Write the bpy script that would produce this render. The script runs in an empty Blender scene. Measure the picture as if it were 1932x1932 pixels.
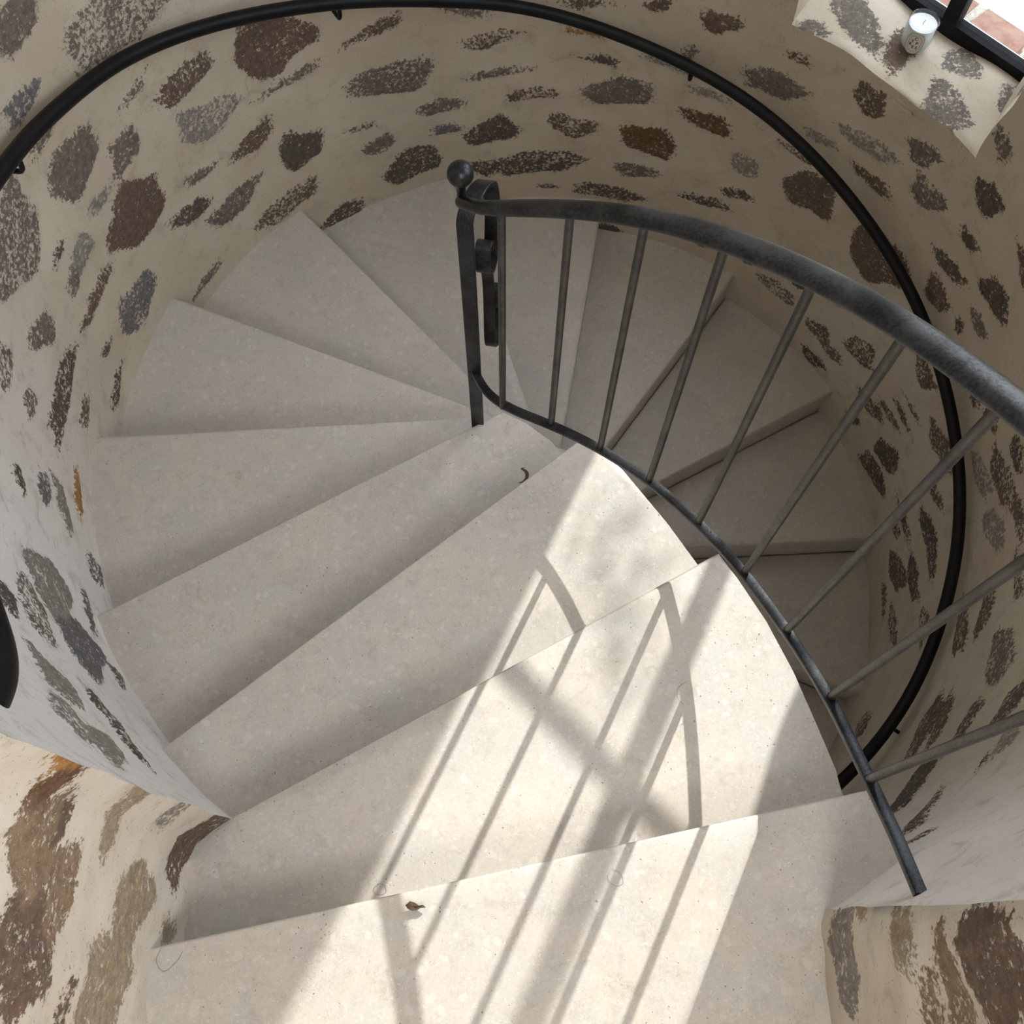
import bpy, bmesh, math, random
from mathutils import Vector, Matrix, noise

# ------------------------------------------------------------------ scene, camera, light
SC = bpy.context.scene
COL = SC.collection
FL = 1.225                      # height of the reference tread above the lower floor
PI = math.pi
def V(x, y, z): return Vector((x, y, z + FL))      # z measured from the reference tread

cam_d = bpy.data.cameras.new('camera')
cam_d.sensor_width = 36.0
cam_d.lens = 36.0
cam_d.clip_start = 0.02
cam_d.clip_end = 200
cam = bpy.data.objects.new('camera', cam_d)
COL.objects.link(cam)
RX = Vector((0.99987977, 0.01438579, 0.00578691))
RY = Vector((0.01550611, -0.92763848, -0.37315734))
RZ = Vector((0.0, 0.37320221, -0.92775003))
m = Matrix((( RX.x, -RY.x, -RZ.x), (RX.y, -RY.y, -RZ.y), (RX.z, -RY.z, -RZ.z))).to_4x4()
m.translation = V(-0.1397, -1.3829, 3.1785)
cam.matrix_world = m
SC.camera = cam

SC.view_settings.view_transform = 'Standard'
SC.view_settings.look = 'None'
SC.view_settings.gamma = 1.0
SC.view_settings.use_curve_mapping = False
SC.view_settings.exposure = 0.0

world = bpy.data.worlds.new('sky'); SC.world = world
world.use_nodes = True
wn = world.node_tree.nodes; wl = world.node_tree.links
bg = wn['Background']
bg.inputs['Color'].default_value = (0.86, 0.95, 1.10, 1)
bg.inputs['Strength'].default_value = 6.3

SUN_AZ, SUN_EL = math.radians(65.0), math.radians(33.2)
sd = Vector((math.cos(SUN_AZ)*math.cos(SUN_EL), math.sin(SUN_AZ)*math.cos(SUN_EL), math.sin(SUN_EL)))
sun_d = bpy.data.lights.new('sun', 'SUN')
sun_d.energy = 5.5
sun_d.angle = math.radians(0.53)
sun_d.color = (1.0, 0.975, 0.94)
sun = bpy.data.objects.new('sun', sun_d); COL.objects.link(sun)
sun.rotation_euler = sd.to_track_quat('Z', 'Y').to_euler()

# added area lamp on the unseen landing, brightening the doorway and upper steps
la = bpy.data.lights.new('landing_fill', 'AREA')
la.shape = 'RECTANGLE'; la.size = 0.7; la.size_y = 0.7; la.energy = 23; la.color = (1.0, 0.985, 0.95)
lo = bpy.data.objects.new('landing_fill', la); COL.objects.link(lo)
lo.location = V(0.30, -2.1, 2.9)
lo.rotation_euler = Vector((0.5, -0.75, 0.6)).to_track_quat('Z', 'Y').to_euler()

# stones showing through the plaster: position, half length, half height, slant, tone, coverage
STONES="""3.785,1.479,0.086,0.056,15.0,g,0.9;3.519,1.265,0.178,0.081,15.0,g,0.5;3.877,1.33,0.074,0.03,9.0,u,0.9;3.876,1.211,0.056,0.021,3.0,g,0.8;3.827,1.07,0.107,0.075,177.0,g,1.1;3.644,0.953,0.06,0.04,25.0,g,0.9;3.689,0.922,0.042,0.027,171.0,g,0.9;3.715,0.758,0.127,0.105,19.0,b,1.1;3.384,0.971,0.103,0.044,175.0,b,0.75;3.546,1.062,0.049,0.014,166.0,g,0.7;3.08,0.896,0.135,0.101,44.0,b,0.9;3.353,0.797,0.114,0.063,24.0,w,0.7;3.056,0.739,0.094,0.017,178.0,g,0.8;3.225,0.605,0.084,0.039,176.0,b,0.8;3.074,0.448,0.089,0.074,25.0,d,1.0;3.451,0.641,0.056,0.018,12.0,g,0.8;3.538,0.552,0.093,0.036,14.0,d,0.9;3.37,0.431,0.117,0.051,5.0,g,0.9;3.186,0.251,0.132,0.052,0.0,b,0.6;3.806,0.91,0.053,0.02,178.0,w,0.8;4.124,1.146,0.136,0.102,172.0,g,0.65;4.031,0.962,0.041,0.017,171.0,d,0.9;3.96,0.868,0.06,0.043,10.0,w,0.8;4.037,0.852,0.044,0.03,168.0,g,0.7;3.983,0.726,0.073,0.028,7.0,b,0.9;4.072,0.725,0.046,0.02,16.0,b,0.9;3.876,0.517,0.106,0.076,25.0,u,0.8;3.578,0.261,0.079,0.022,175.0,g,0.8;4.239,0.916,0.073,0.039,34.0,g,0.85;2.969,0.03,0.093,0.047,2.0,d,0.9;4.335,0.761,0.143,0.05,9.0,d,0.8;-4.033,0.927,0.048,0.032,23.0,g,0.7;-4.05,1.08,0.055,0.047,159.0,g,0.6;4.149,0.451,0.069,0.026,167.0,d,0.7;4.083,0.577,0.032,0.014,9.0,d,0.7;-4.171,0.612,0.049,0.027,3.0,b,0.7;-3.779,1.028,0.039,0.033,145.0,d,0.9;-3.83,0.867,0.051,0.035,16.0,u,0.8;-3.827,0.763,0.081,0.039,160.0,w,0.8;-3.916,0.63,0.076,0.028,1.0,o,0.9;-3.507,0.988,0.12,0.095,41.0,w,0.9;-3.367,0.942,0.144,0.086,58.0,u,1.0;-3.383,1.189,0.091,0.06,42.0,g,0.6;-3.358,1.331,0.052,0.033,53.0,d,0.8;-3.707,0.588,0.05,0.046,131.0,u,0.7;-3.531,0.752,0.058,0.025,7.0,g,0.7;-3.164,1.346,0.076,0.066,27.0,w,0.9;-2.984,1.407,0.101,0.042,67.0,w,0.9;-3.037,1.479,0.063,0.051,12.0,w,0.7;-3.133,1.145,0.056,0.042,161.0,d,0.7;-3.037,1.186,0.083,0.029,28.0,d,0.7;-3.335,0.773,0.044,0.03,24.0,g,0.7;2.74,0.778,0.097,0.025,169.0,b,0.8;2.445,0.767,0.081,0.023,21.0,g,0.7;2.775,0.89,0.041,0.011,12.0,b,0.7;2.703,0.564,0.151,0.067,0.0,g,0.75;2.365,0.634,0.091,0.029,170.0,b,0.45;2.327,0.491,0.106,0.017,177.0,g,0.7;2.213,0.382,0.091,0.025,178.0,b,0.6;2.544,0.384,0.081,0.03,178.0,g,0.7;1.914,0.411,0.127,0.058,173.0,g,0.85;1.981,0.541,0.058,0.018,9.0,d,0.9;2.527,0.27,0.055,0.021,5.0,u,0.8;2.36,0.213,0.102,0.06,174.0,d,0.9;2.06,0.23,0.087,0.048,9.0,b,0.6;1.769,0.198,0.11,0.068,9.0,r,1.0;2.788,0.288,0.058,0.038,1.0,g,0.8;2.673,0.136,0.11,0.076,178.0,d,0.85;2.847,0.402,0.049,0.012,12.0,b,0.6;2.192,0.03,0.173,0.062,0.0,d,0.75;2.389,0.019,0.064,0.038,17.0,d,0.8;1.804,0.032,0.086,0.035,177.0,g,0.7;1.902,-0.116,0.132,0.038,0.0,d,0.8;2.146,-0.114,0.047,0.009,5.0,d,0.8;2.059,0.767,0.081,0.018,177.0,b,0.9;1.817,0.793,0.042,0.027,165.0,b,0.8;2.034,0.659,0.074,0.021,2.0,o,0.7;1.766,0.579,0.089,0.024,12.0,w,0.6;1.617,0.781,0.068,0.035,168.0,b,0.9;1.403,0.628,0.105,0.05,0.0,g,0.9;1.695,0.643,0.03,0.026,104.0,g,0.5;1.595,0.489,0.066,0.016,0.0,w,0.6;1.572,0.372,0.097,0.04,4.0,r,0.9;1.348,0.763,0.047,0.018,178.0,b,0.5;1.083,0.762,0.062,0.054,14.0,b,0.85;1.189,0.518,0.058,0.018,177.0,w,0.6;1.026,0.613,0.102,0.031,177.0,w,0.6;0.851,0.725,0.06,0.042,154.0,g,0.9;1.233,0.411,0.066,0.017,6.0,b,0.5;1.405,0.237,0.054,0.046,2.0,w,0.6;1.151,0.278,0.102,0.09,175.0,b,1.0;1.501,-0.015,0.096,0.027,174.0,d,0.7;1.4,0.091,0.066,0.025,168.0,d,0.8;0.955,0.501,0.08,0.026,2.0,b,0.8;0.769,0.622,0.068,0.047,164.0,g,0.75;0.596,0.794,0.055,0.048,13.0,d,0.9;0.806,0.245,0.136,0.108,132.0,b,1.0;0.569,0.632,0.049,0.026,13.0,d,0.9;0.574,0.492,0.085,0.029,172.0,d,0.85;0.551,0.375,0.063,0.05,3.0,b,0.9;0.375,0.595,0.079,0.046,176.0,d,0.95;0.364,0.472,0.053,0.026,178.0,g,0.8;0.418,0.381,0.031,0.023,36.0,d,0.9;0.641,0.96,0.046,0.027,41.0,g,0.9;0.37,0.765,0.063,0.024,36.0,b,0.9;1.481,-0.232,0.076,0.037,2.0,b,0.7;1.271,-0.219,0.06,0.027,177.0,g,0.7;1.112,-0.277,0.086,0.039,4.0,g,0.6;0.879,-0.068,0.064,0.034,167.0,b,0.7;0.88,-0.309,0.066,0.039,174.0,b,0.7;1.048,-0.169,0.037,0.024,9.0,d,0.8;0.844,-0.47,0.062,0.036,2.0,d,0.8;0.795,-0.336,0.068,0.032,170.0,g,0.7;0.678,-0.188,0.081,0.059,154.0,b,0.6;0.519,-0.343,0.088,0.038,158.0,b,0.7;0.548,-0.508,0.046,0.028,144.0,d,0.8;0.429,-0.248,0.08,0.022,170.0,b,0.7;0.381,-0.168,0.068,0.015,0.0,d,0.8;0.363,-0.087,0.053,0.011,179.0,d,0.8;0.409,0.084,0.064,0.044,6.0,b,0.7;0.208,0.316,0.055,0.044,145.0,r,0.8;0.095,0.344,0.048,0.031,161.0,r,0.8;0.144,0.013,0.125,0.051,167.0,b,0.7;0.315,-0.39,0.09,0.062,145.0,d,0.85;0.321,-0.553,0.109,0.056,166.0,d,0.8;-0.077,0.451,0.058,0.034,164.0,d,0.9;-0.115,0.351,0.116,0.05,164.0,b,0.7;-0.043,0.22,0.091,0.04,162.0,w,0.6;0.032,-0.122,0.07,0.024,158.0,b,0.7;0.059,-0.416,0.095,0.027,169.0,d,0.8;0.056,-0.506,0.045,0.029,168.0,d,0.8;-0.096,-0.228,0.144,0.047,167.0,d,0.8;-0.254,0.285,0.092,0.044,147.0,w,0.6;-0.27,0.434,0.083,0.027,166.0,b,0.7;-0.11,-0.545,0.093,0.064,156.0,b,0.8;-0.193,-0.389,0.103,0.047,162.0,d,0.9;-0.162,-0.701,0.071,0.03,175.0,b,0.6;-0.31,-0.588,0.096,0.038,161.0,b,0.6;-0.474,0.469,0.081,0.026,156.0,b,0.6;-0.512,0.279,0.09,0.049,1.0,b,0.7;-0.534,0.122,0.108,0.047,162.0,b,0.7;-0.732,0.511,0.122,0.066,144.0,g,0.7;-0.403,-0.265,0.077,0.039,159.0,b,0.6;-0.883,0.152,0.133,0.069,157.0,b,0.8;-0.87,0.266,0.116,0.045,157.0,b,0.7;-1.147,0.468,0.16,0.066,145.0,d,0.9;-1.319,0.855,0.146,0.027,136.0,b,0.9;-0.942,0.504,0.093,0.042,169.0,d,0.7;-0.945,0.76,0.075,0.054,166.0,d,0.7;-1.093,0.919,0.061,0.039,158.0,w,0.7;-0.688,-0.679,0.065,0.058,132.0,b,0.6;-1.151,0.888,0.052,0.011,151.0,d,0.8"""
SILL_STONES="""0.883,1.161,0.128,0.057,105.0,g,1.0;0.748,1.132,0.047,0.028,171.0,g,1.0;0.998,1.063,0.096,0.041,60.0,b,1.0;1.183,1.015,0.064,0.05,110.0,g,0.8;1.11,0.84,0.095,0.061,111.0,g,0.8;1.284,0.863,0.066,0.027,69.0,g,0.8"""
LEFT_STONES="""-1.188,1.862,0.047,0.029,96.0,o,1.2;-1.226,1.827,0.039,0.027,113.0,r,1.0;-1.301,1.799,0.077,0.064,17.0,t,1.0;-1.271,1.745,0.04,0.034,178.0,b,0.9;-1.355,1.689,0.073,0.056,169.0,t,1.0;-1.427,1.766,0.088,0.063,35.0,b,1.0;-1.237,1.551,0.065,0.039,28.0,y,1.0;-1.372,1.373,0.101,0.073,114.0,y,0.9;-1.236,1.112,0.098,0.066,147.0,b,0.9;-1.405,1.147,0.043,0.022,80.0,y,1.0;-1.486,1.452,0.105,0.079,75.0,y,1.0;-1.211,1.341,0.039,0.03,85.0,w,0.6;-1.492,1.603,0.039,0.027,2.0,b,0.8"""
RIGHT_STONES="""-1.42,1.328,0.082,0.065,141.0,w,0.8;-1.34,1.407,0.046,0.022,122.0,y,0.9;-1.372,1.608,0.068,0.037,160.0,y,0.9;-1.417,1.896,0.084,0.071,79.0,b,1.1;-1.441,1.755,0.067,0.041,2.0,t,0.9;-1.407,1.631,0.03,0.028,1.0,w,0.7;-1.477,1.673,0.046,0.032,19.0,t,0.6"""

# ------------------------------------------------------------------ helpers
def link(name, bm, mat, parent=None, smooth=True, kind=None):
    me = bpy.data.meshes.new(name)
    bm.normal_update()
    bm.to_mesh(me); bm.free()
    if mat: me.materials.append(mat)
    if smooth:
        for p in me.polygons: p.use_smooth = True
    o = bpy.data.objects.new(name, me); COL.objects.link(o)
    if parent: o.parent = parent; o.matrix_parent_inverse = parent.matrix_world.inverted()
    if kind: o['kind'] = kind
    return o

def tag(o, label, cat, group=None):
    o['label'] = label; o['category'] = cat
    if group: o['group'] = group
    return o

def thing(name, loc, label, cat, group=None):
    o = bpy.data.objects.new(name, None); COL.objects.link(o)
    o.empty_display_size = 0.05
    o.matrix_world = Matrix.Translation(loc)
    return tag(o, label, cat, group)

def auto_smooth(o, deg=35):
    me = o.data
    bm = bmesh.new(); bm.from_mesh(me)
    for e in bm.edges:
        if len(e.link_faces) == 2:
            e.smooth = e.calc_face_angle(0) < math.radians(deg)
    bm.to_mesh(me); bm.free()
    return o

def add_box(bm, c, ex, ey, ez):
    """box from a centre and three half-axis vectors"""
    vs = []
    for k in (-1, 1):
        for a, b in ((-1, -1), (1, -1), (1, 1), (-1, 1)):
            vs.append(bm.verts.new(c + ex*a + ey*b + ez*k))
    for f in ((3, 2, 1, 0), (4, 5, 6, 7), (0, 1, 5, 4), (1, 2, 6, 5), (2, 3, 7, 6), (3, 0, 4, 7)):
        bm.faces.new([vs[i] for i in f])
    return vs

def catmull(pts, n):
    out = []
    P = [pts[0]*2 - pts[1]] + list(pts) + [pts[-1]*2 - pts[-2]]
    for i in range(1, len(P)-2):
        for k in range(n):
            t = k/n
            a, b, c, d = P[i-1], P[i], P[i+1], P[i+2]
            out.append(0.5*((2*b) + (c-a)*t + (2*a-5*b+4*c-d)*t*t + (3*b-a-3*c+d)*t*t*t))
    out.append(P[-2].copy())
    return out

def relax(pts, n):
    for _ in range(n):
        pts = [pts[0]] + [pts[i]*.5 + (pts[i-1] + pts[i+1])*.25 for i in range(1, len(pts)-1)] + [pts[-1]]
    return pts

def sweep(bm, pts, prof, up=Vector((0, 0, 1)), scale=None, cap=True, side0=None):
    """sweep a closed 2D profile [(side, up)] along points"""
    rings = []
    n = len(pts)
    side_prev = None
    for i, p in enumerate(pts):
        t = (pts[min(i+1, n-1)] - pts[max(i-1, 0)]).normalized()
        if side0 is not None:
            s = side0 - t*side0.dot(t)
        else:
            s = t.cross(up)
        if s.length < 1e-4: s = side_prev
        s = s.normalized(); side_prev = s
        u = s.cross(t)
        k = scale(i/(n-1)) if scale else (1, 1)
        rings.append([bm.verts.new(p + s*(a*k[0]) + u*(b*k[1])) for a, b in prof])
    q = len(prof)
    for i in range(n-1):
        for j in range(q):
            bm.faces.new((rings[i][j], rings[i][(j+1) % q], rings[i+1][(j+1) % q], rings[i+1][j]))
    if cap:
        bm.faces.new(rings[0][::-1]); bm.faces.new(rings[-1])
    return rings

def circ(r, n=12):
    return [(r*math.cos(2*PI*i/n), r*math.sin(2*PI*i/n)) for i in range(n)]
def rrect(w, h, r=0.003, n=3):
    out = []
    for cx, cy, a0 in ((w/2-r, h/2-r, 0), (-w/2+r, h/2-r, 90), (-w/2+r, -h/2+r, 180), (w/2-r, -h/2+r, 270)):
        for k in range(n+1):
            a = math.radians(a0 + 90*k/n)
            out.append((cx + r*math.cos(a), cy + r*math.sin(a)))
    return out

def lathe(bm, c, prof, n=32, rx=1.0):
    """prof: [(radius, z)], closed at both ends by radius 0 points"""
    rings = []
    for r, z in prof:
        if r < 1e-6: rings.append([bm.verts.new(c + Vector((0, 0, z)))])
        else: rings.append([bm.verts.new(c + Vector((r*math.cos(2*PI*i/n), r*math.sin(2*PI*i/n), z))) for i in range(n)])
    for a, b in zip(rings, rings[1:]):
        for i in range(n):
            j = (i+1) % n
            if len(a) == 1 and len(b) == 1: continue
            if len(a) == 1: bm.faces.new((a[0], b[j], b[i]))
            elif len(b) == 1: bm.faces.new((a[i], a[j], b[0]))
            else: bm.faces.new((a[i], a[j], b[j], b[i]))

# ------------------------------------------------------------------ materials
def new_mat(name):
    mt = bpy.data.materials.new(name); mt.use_nodes = True
    N = mt.node_tree.nodes; L = mt.node_tree.links
    return mt, N, L, N['Principled BSDF']

class G:
    """tiny node helper"""
    def __init__(s, N, L): s.N, s.L = N, L
    def put(s, inp, v):
        if hasattr(v, 'links') or isinstance(v, bpy.types.NodeSocket): s.L.new(v, inp)
        elif isinstance(v, (tuple, list)) and len(v) == 3 and inp.type == 'RGBA': inp.default_value = (*v, 1)
        else: inp.default_value = v
    def coord(s):
        return s.N.new('ShaderNodeTexCoord').outputs['Object']
    def noise(s, vec, scale, detail=4, rough=.55, dist=0):
        n = s.N.new('ShaderNodeTexNoise'); s.put(n.inputs['Vector'], vec)
        n.inputs['Scale'].default_value = scale; n.inputs['Detail'].default_value = detail
        n.inputs['Roughness'].default_value = rough; n.inputs['Distortion'].default_value = dist
        return n.outputs['Fac']
    def noise_c(s, vec, scale, detail=2):
        n = s.N.new('ShaderNodeTexNoise'); s.put(n.inputs['Vector'], vec)
        n.inputs['Scale'].default_value = scale; n.inputs['Detail'].default_value = detail
        return n.outputs['Color']
    def voro(s, vec, scale, rnd=1.0):
        n = s.N.new('ShaderNodeTexVoronoi'); s.put(n.inputs['Vector'], vec)
        n.inputs['Scale'].default_value = scale; n.inputs['Randomness'].default_value = rnd
        return n.outputs['Distance'], n.outputs['Color']
    def m(s, op, a, b=0.0, c=0.0, clamp=False):
        n = s.N.new('ShaderNodeMath'); n.operation = op; n.use_clamp = clamp
        s.put(n.inputs[0], a); s.put(n.inputs[1], b); s.put(n.inputs[2], c)
        return n.outputs[0]
    def ramp(s, v, a, b, lo=0.0, hi=1.0):
        n = s.N.new('ShaderNodeMapRange'); n.interpolation_type = 'SMOOTHSTEP'
        s.put(n.inputs['Value'], v); n.inputs['From Min'].default_value = a; n.inputs['From Max'].default_value = b
        n.inputs['To Min'].default_value = lo; n.inputs['To Max'].default_value = hi
        return n.outputs['Result']
    def mix(s, f, a, b, mode='MIX'):
        n = s.N.new('ShaderNodeMix'); n.data_type = 'RGBA'; n.blend_type = mode
        s.put(n.inputs[0], f); s.put(n.inputs[6], a); s.put(n.inputs[7], b)
        return n.outputs[2]
    def attr(s, name):
        n = s.N.new('ShaderNodeAttribute'); n.attribute_name = name
        return n
    def bump(s, h, strength, dist, nrm=None):
        n = s.N.new('ShaderNodeBump'); s.put(n.inputs['Height'], h)
        n.inputs['Strength'].default_value = strength; n.inputs['Distance'].default_value = dist
        if nrm: s.L.new(nrm, n.inputs['Normal'])
        return n.outputs['Normal']
    def mapping(s, vec, scale):
        n = s.N.new('ShaderNodeMapping'); s.put(n.inputs['Vector'], vec); n.inputs['Scale'].default_value = scale
        return n.outputs['Vector']
    def vadd(s, a, b, k):
        n = s.N.new('ShaderNodeVectorMath'); n.operation = 'MULTIPLY_ADD'
        s.put(n.inputs[0], b); n.inputs[1].default_value = (k, k, k); s.put(n.inputs[2], a)
        return n.outputs[0]

def mat_plaster(name, base_a, base_b, speck):
    mt, N, L, P = new_mat(name); g = G(N, L)
    co = g.coord()
    big = g.noise(co, 3.0, 5, .6)
    mid = g.noise(co, 14, 6, .65, .4)
    fine = g.noise(co, 170, 5, .7)
    fine2 = g.noise(co, 85, 7, .72)
    grain = g.noise(co, 420, 3, .6)
    base = g.mix(g.ramp(big, .35, .65), base_a, base_b)
    base = g.mix(g.attr('plaster_white').outputs['Fac'], base, (.85, .81, .785))
    base = g.mix(g.ramp(mid, .50, .74, 0, .5), base, tuple(c*.62 for c in base_a))
    base = g.mix(g.ramp(grain, .30, .75, 0, .25), base, tuple(min(1, c*1.14) for c in base_b))
    streak = g.noise(g.mapping(co, (1, 1, 2.6)), 24, 6, .7, .8)
    base = g.mix(g.ramp(streak, .56, .76, 0, .45), base, tuple(c*.70 for c in base_a))
    hair = g.m('MULTIPLY', g.ramp(g.m('ABSOLUTE', g.m('SUBTRACT', g.noise(co, 8, 6, .6, .9), .5)), .006, .001), g.ramp(g.noise(co, 4, 3, .6), .55, .65, 0, .5))
    base = g.mix(hair, base, (.22, .18, .14))
    dots = g.ramp(g.m('ADD', fine, g.m('MULTIPLY', mid, .15)), .70, .745, 0, speck)
    base = g.mix(dots, base, (.13, .105, .085))
    sd_ = g.m('MULTIPLY', g.attr('stone').outputs['Fac'], 1/0.026)
    st = g.attr('stone_strength').outputs['Fac']
    cap = g.m('MULTIPLY_ADD', st, .62, -.20)
    core = g.m('MINIMUM', sd_, cap)
    nz = g.m('ADD', g.m('MULTIPLY', g.m('SUBTRACT', fine2, .5), 3.0), g.m('MULTIPLY', g.m('SUBTRACT', mid, .5), 1.2))
    mask = g.ramp(g.m('ADD', core, nz), -.10, .22)
    scol = g.attr('stone_colour').outputs['Color']
    sc2 = g.mix(g.ramp(g.noise(co, 60, 6, .7), .35, .68), g.mix(1.0, scol, (.62, .60, .60), 'MULTIPLY'), scol)
    sc2 = g.mix(g.ramp(g.noise(co, 260, 4, .7), .5, .75, 0, .55), sc2, g.mix(1.0, scol, (1.7, 1.6, 1.5), 'MULTIPLY'))
    sc2 = g.mix(g.ramp(g.noise(co, 38, 5, .6), .55, .75, 0, .6), sc2, g.mix(1.0, scol, (1.25, .95, .72), 'MULTIPLY'))
    col = g.mix(mask, base, sc2)
    L.new(col, P.inputs['Base Color'])
    P.inputs['Roughness'].default_value = .88
    P.inputs['Specular IOR Level'].default_value = .25
    h = g.m('ADD', g.m('MULTIPLY', mid, .8), g.m('ADD', g.m('MULTIPLY', fine2, .35), g.m('MULTIPLY', mask, -.22)))
    L.new(g.bump(h, .38, .012), P.inputs['Normal'])
    return mt

def mat_limestone():
    mt, N, L, P = new_mat('limestone'); g = G(N, L)
    co = g.coord()
    oi = N.new('ShaderNodeObjectInfo')
    sh = N.new('ShaderNodeVectorMath'); sh.operation = 'SCALE'
    L.new(oi.outputs['Random'], sh.inputs['Scale']); sh.inputs[0].default_value = (7.3, 3.1, 5.7)
    add = N.new('ShaderNodeVectorMath'); L.new(co, add.inputs[0]); L.new(sh.outputs[0], add.inputs[1])
    co = add.outputs[0]
    wc = g.vadd(co, g.noise_c(co, 34, 4), .035)
    big = g.noise(co, 6, 5, .6)
    cool = g.noise(g.vadd(co, (3.0, 1.0, 2.0), 1.0), 9, 4, .6)
    mid = g.noise(wc, 30, 7, .7)
    fine = g.noise(co, 150, 6, .75)
    base = g.mix(g.ramp(big, .38, .62), (.610, .550, .480), (.575, .525, .475))
    base = g.mix(g.ramp(cool, .50, .66, 0, .8), base, (.545, .53, .495))
    base = g.mix(g.ramp(mid, .50, .72, 0, .75), base, (.47, .42, .36))
    base = g.mix(g.ramp(mid, .44, .30, 0, .5), base, (.67, .62, .56))
    base = g.mix(g.ramp(fine, .50, .70, 0, .55), base, (.45, .405, .35))
    base = g.mix(g.ramp(fine, .46, .30, 0, .5), base, (.70, .655, .60))
    def cells(vec, scale, ch, a, b, d0, d1):
        d, c = g.voro(vec, scale)
        sp = N.new('ShaderNodeSeparateColor'); L.new(c, sp.inputs[0])
        return g.m('MULTIPLY', g.ramp(sp.outputs[ch], a, b), g.ramp(d, d0, d1))
    # shell and fossil fragments, slivers and grains
    frag = cells(wc, 52, 0, .88, .90, .50, .38)
    base = g.mix(g.m('MULTIPLY', frag, .55), base, (.68, .635, .58))
    w2 = g.vadd(co, g.noise_c(co, 90, 3), .016)
    for sc, k, scl in (((1, 4.2, 1), .75, 80), ((4.2, 1, 1), .65, 90), ((2.2, 3.6, 1), .6, 120)):
        sl = cells(g.mapping(w2, sc), scl, 1, .89, .91, .30, .20)
        base = g.mix(g.m('MULTIPLY', sl, k), base, (.76, .72, .66))
    grain = cells(w2, 210, 2, .86, .89, .36, .24)
    base = g.mix(g.m('MULTIPLY', grain, .5), base, (.73, .69, .63))
    # pits gathered in patches
    d4, c4 = g.voro(g.vadd(co, g.noise_c(co, 140, 2), .010), 150)
    s4 = N.new('ShaderNodeSeparateColor'); L.new(c4, s4.inputs[0])
    pat = g.ramp(g.noise(co, 7, 3, .6), .46, .66, .04, 1)
    pit = g.m('MULTIPLY', g.ramp(d4, .26, .13), g.ramp(g.m('ADD', s4.outputs[0], g.m('MULTIPLY', pat, .14)), .972, .988))
    base = g.mix(g.m('MULTIPLY', pit, .85), base, (.17, .14, .115))
    crk = g.m('MULTIPLY', g.ramp(g.m('ABSOLUTE', g.m('SUBTRACT', g.noise(co, 60, 5, .65, 1.4), .5)), .012, .002), g.ramp(g.noise(co, 10, 3, .6), .54, .64, 0, .6))
    base = g.mix(crk, base, (.28, .24, .20))
    L.new(base, P.inputs['Base Color'])
    L.new(g.ramp(mid, .3, .7, .42, .58), P.inputs['Roughness'])
    P.inputs['Specular IOR Level'].default_value = .35
    h = g.m('ADD', g.m('ADD', g.m('MULTIPLY', mid, .25), g.m('MULTIPLY', fine, .12)), g.m('ADD', g.m('MULTIPLY', pit, -1.0), g.m('MULTIPLY', crk, -.6)))
    L.new(g.bump(h, .4, .003), P.inputs['Normal'])
    return mt

def mat_iron(name, a, b, rough, metal, bump=.15):
    mt, N, L, P = new_mat(name); g = G(N, L)
    co = g.coord()
    n0 = g.noise(co, 18, 3, .5)
    n1 = g.noise(g.mapping(co, (1, 1, .5)), 240, 4, .6)
    n2 = g.noise(co, 520, 3, .6)
    f = g.m('ADD', g.m('MULTIPLY', n0, .5), g.m('MULTIPLY', n1, .5))
    c = g.mix(g.ramp(f, .40, .60), a, b)
    c = g.mix(g.ramp(n2, .70, .76, 0, .35), c, tuple(min(1, v*2.4) for v in b))
    L.new(c, P.inputs['Base Color'])
    L.new(g.ramp(n2, .3, .7, rough-.06, rough+.08), P.inputs['Roughness'])
    P.inputs['Metallic'].default_value = metal
    L.new(g.bump(g.m('ADD', n1, g.m('MULTIPLY', n2, .5)), bump, .0015), P.inputs['Normal'])
    return mt

def mat_plain(name, col, rough=.6, metal=0, var=.12, scale=40):
    mt, N, L, P = new_mat(name); g = G(N, L)
    n = g.noise(g.coord(), scale, 5, .6)
    L.new(g.mix(g.ramp(n, .3, .7), tuple(c*(1-var) for c in col), tuple(min(1, c*(1+var)) for c in col)), P.inputs['Base Color'])
    P.inputs['Roughness'].default_value = rough; P.inputs['Metallic'].default_value = metal
    return mt

def mat_glass(name, tint, refl):
    mt = bpy.data.materials.new(name); mt.use_nodes = True
    N = mt.node_tree.nodes; L = mt.node_tree.links
    N.remove(N['Principled BSDF'])
    tr = N.new('ShaderNodeBsdfTransparent'); tr.inputs[0].default_value = (*tint, 1)
    gl = N.new('ShaderNodeBsdfGlossy'); gl.inputs['Roughness'].default_value = .02
    lw = N.new('ShaderNodeLayerWeight'); lw.inputs[0].default_value = .5
    mx = N.new('ShaderNodeMixShader')
    pw = N.new('ShaderNodeMath'); pw.operation = 'POWER'; pw.inputs[1].default_value = 4.0; L.new(lw.outputs['Facing'], pw.inputs[0])
    ma = N.new('ShaderNodeMath'); ma.operation = 'MULTIPLY_ADD'; ma.inputs[1].default_value = .6; ma.inputs[2].default_value = refl; L.new(pw.outputs[0], ma.inputs[0])
    L.new(ma.outputs[0], mx.inputs[0]); L.new(tr.outputs[0], mx.inputs[1]); L.new(gl.outputs[0], mx.inputs[2])
    L.new(mx.outputs[0], N['Material Output'].inputs[0])
    return mt

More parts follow.
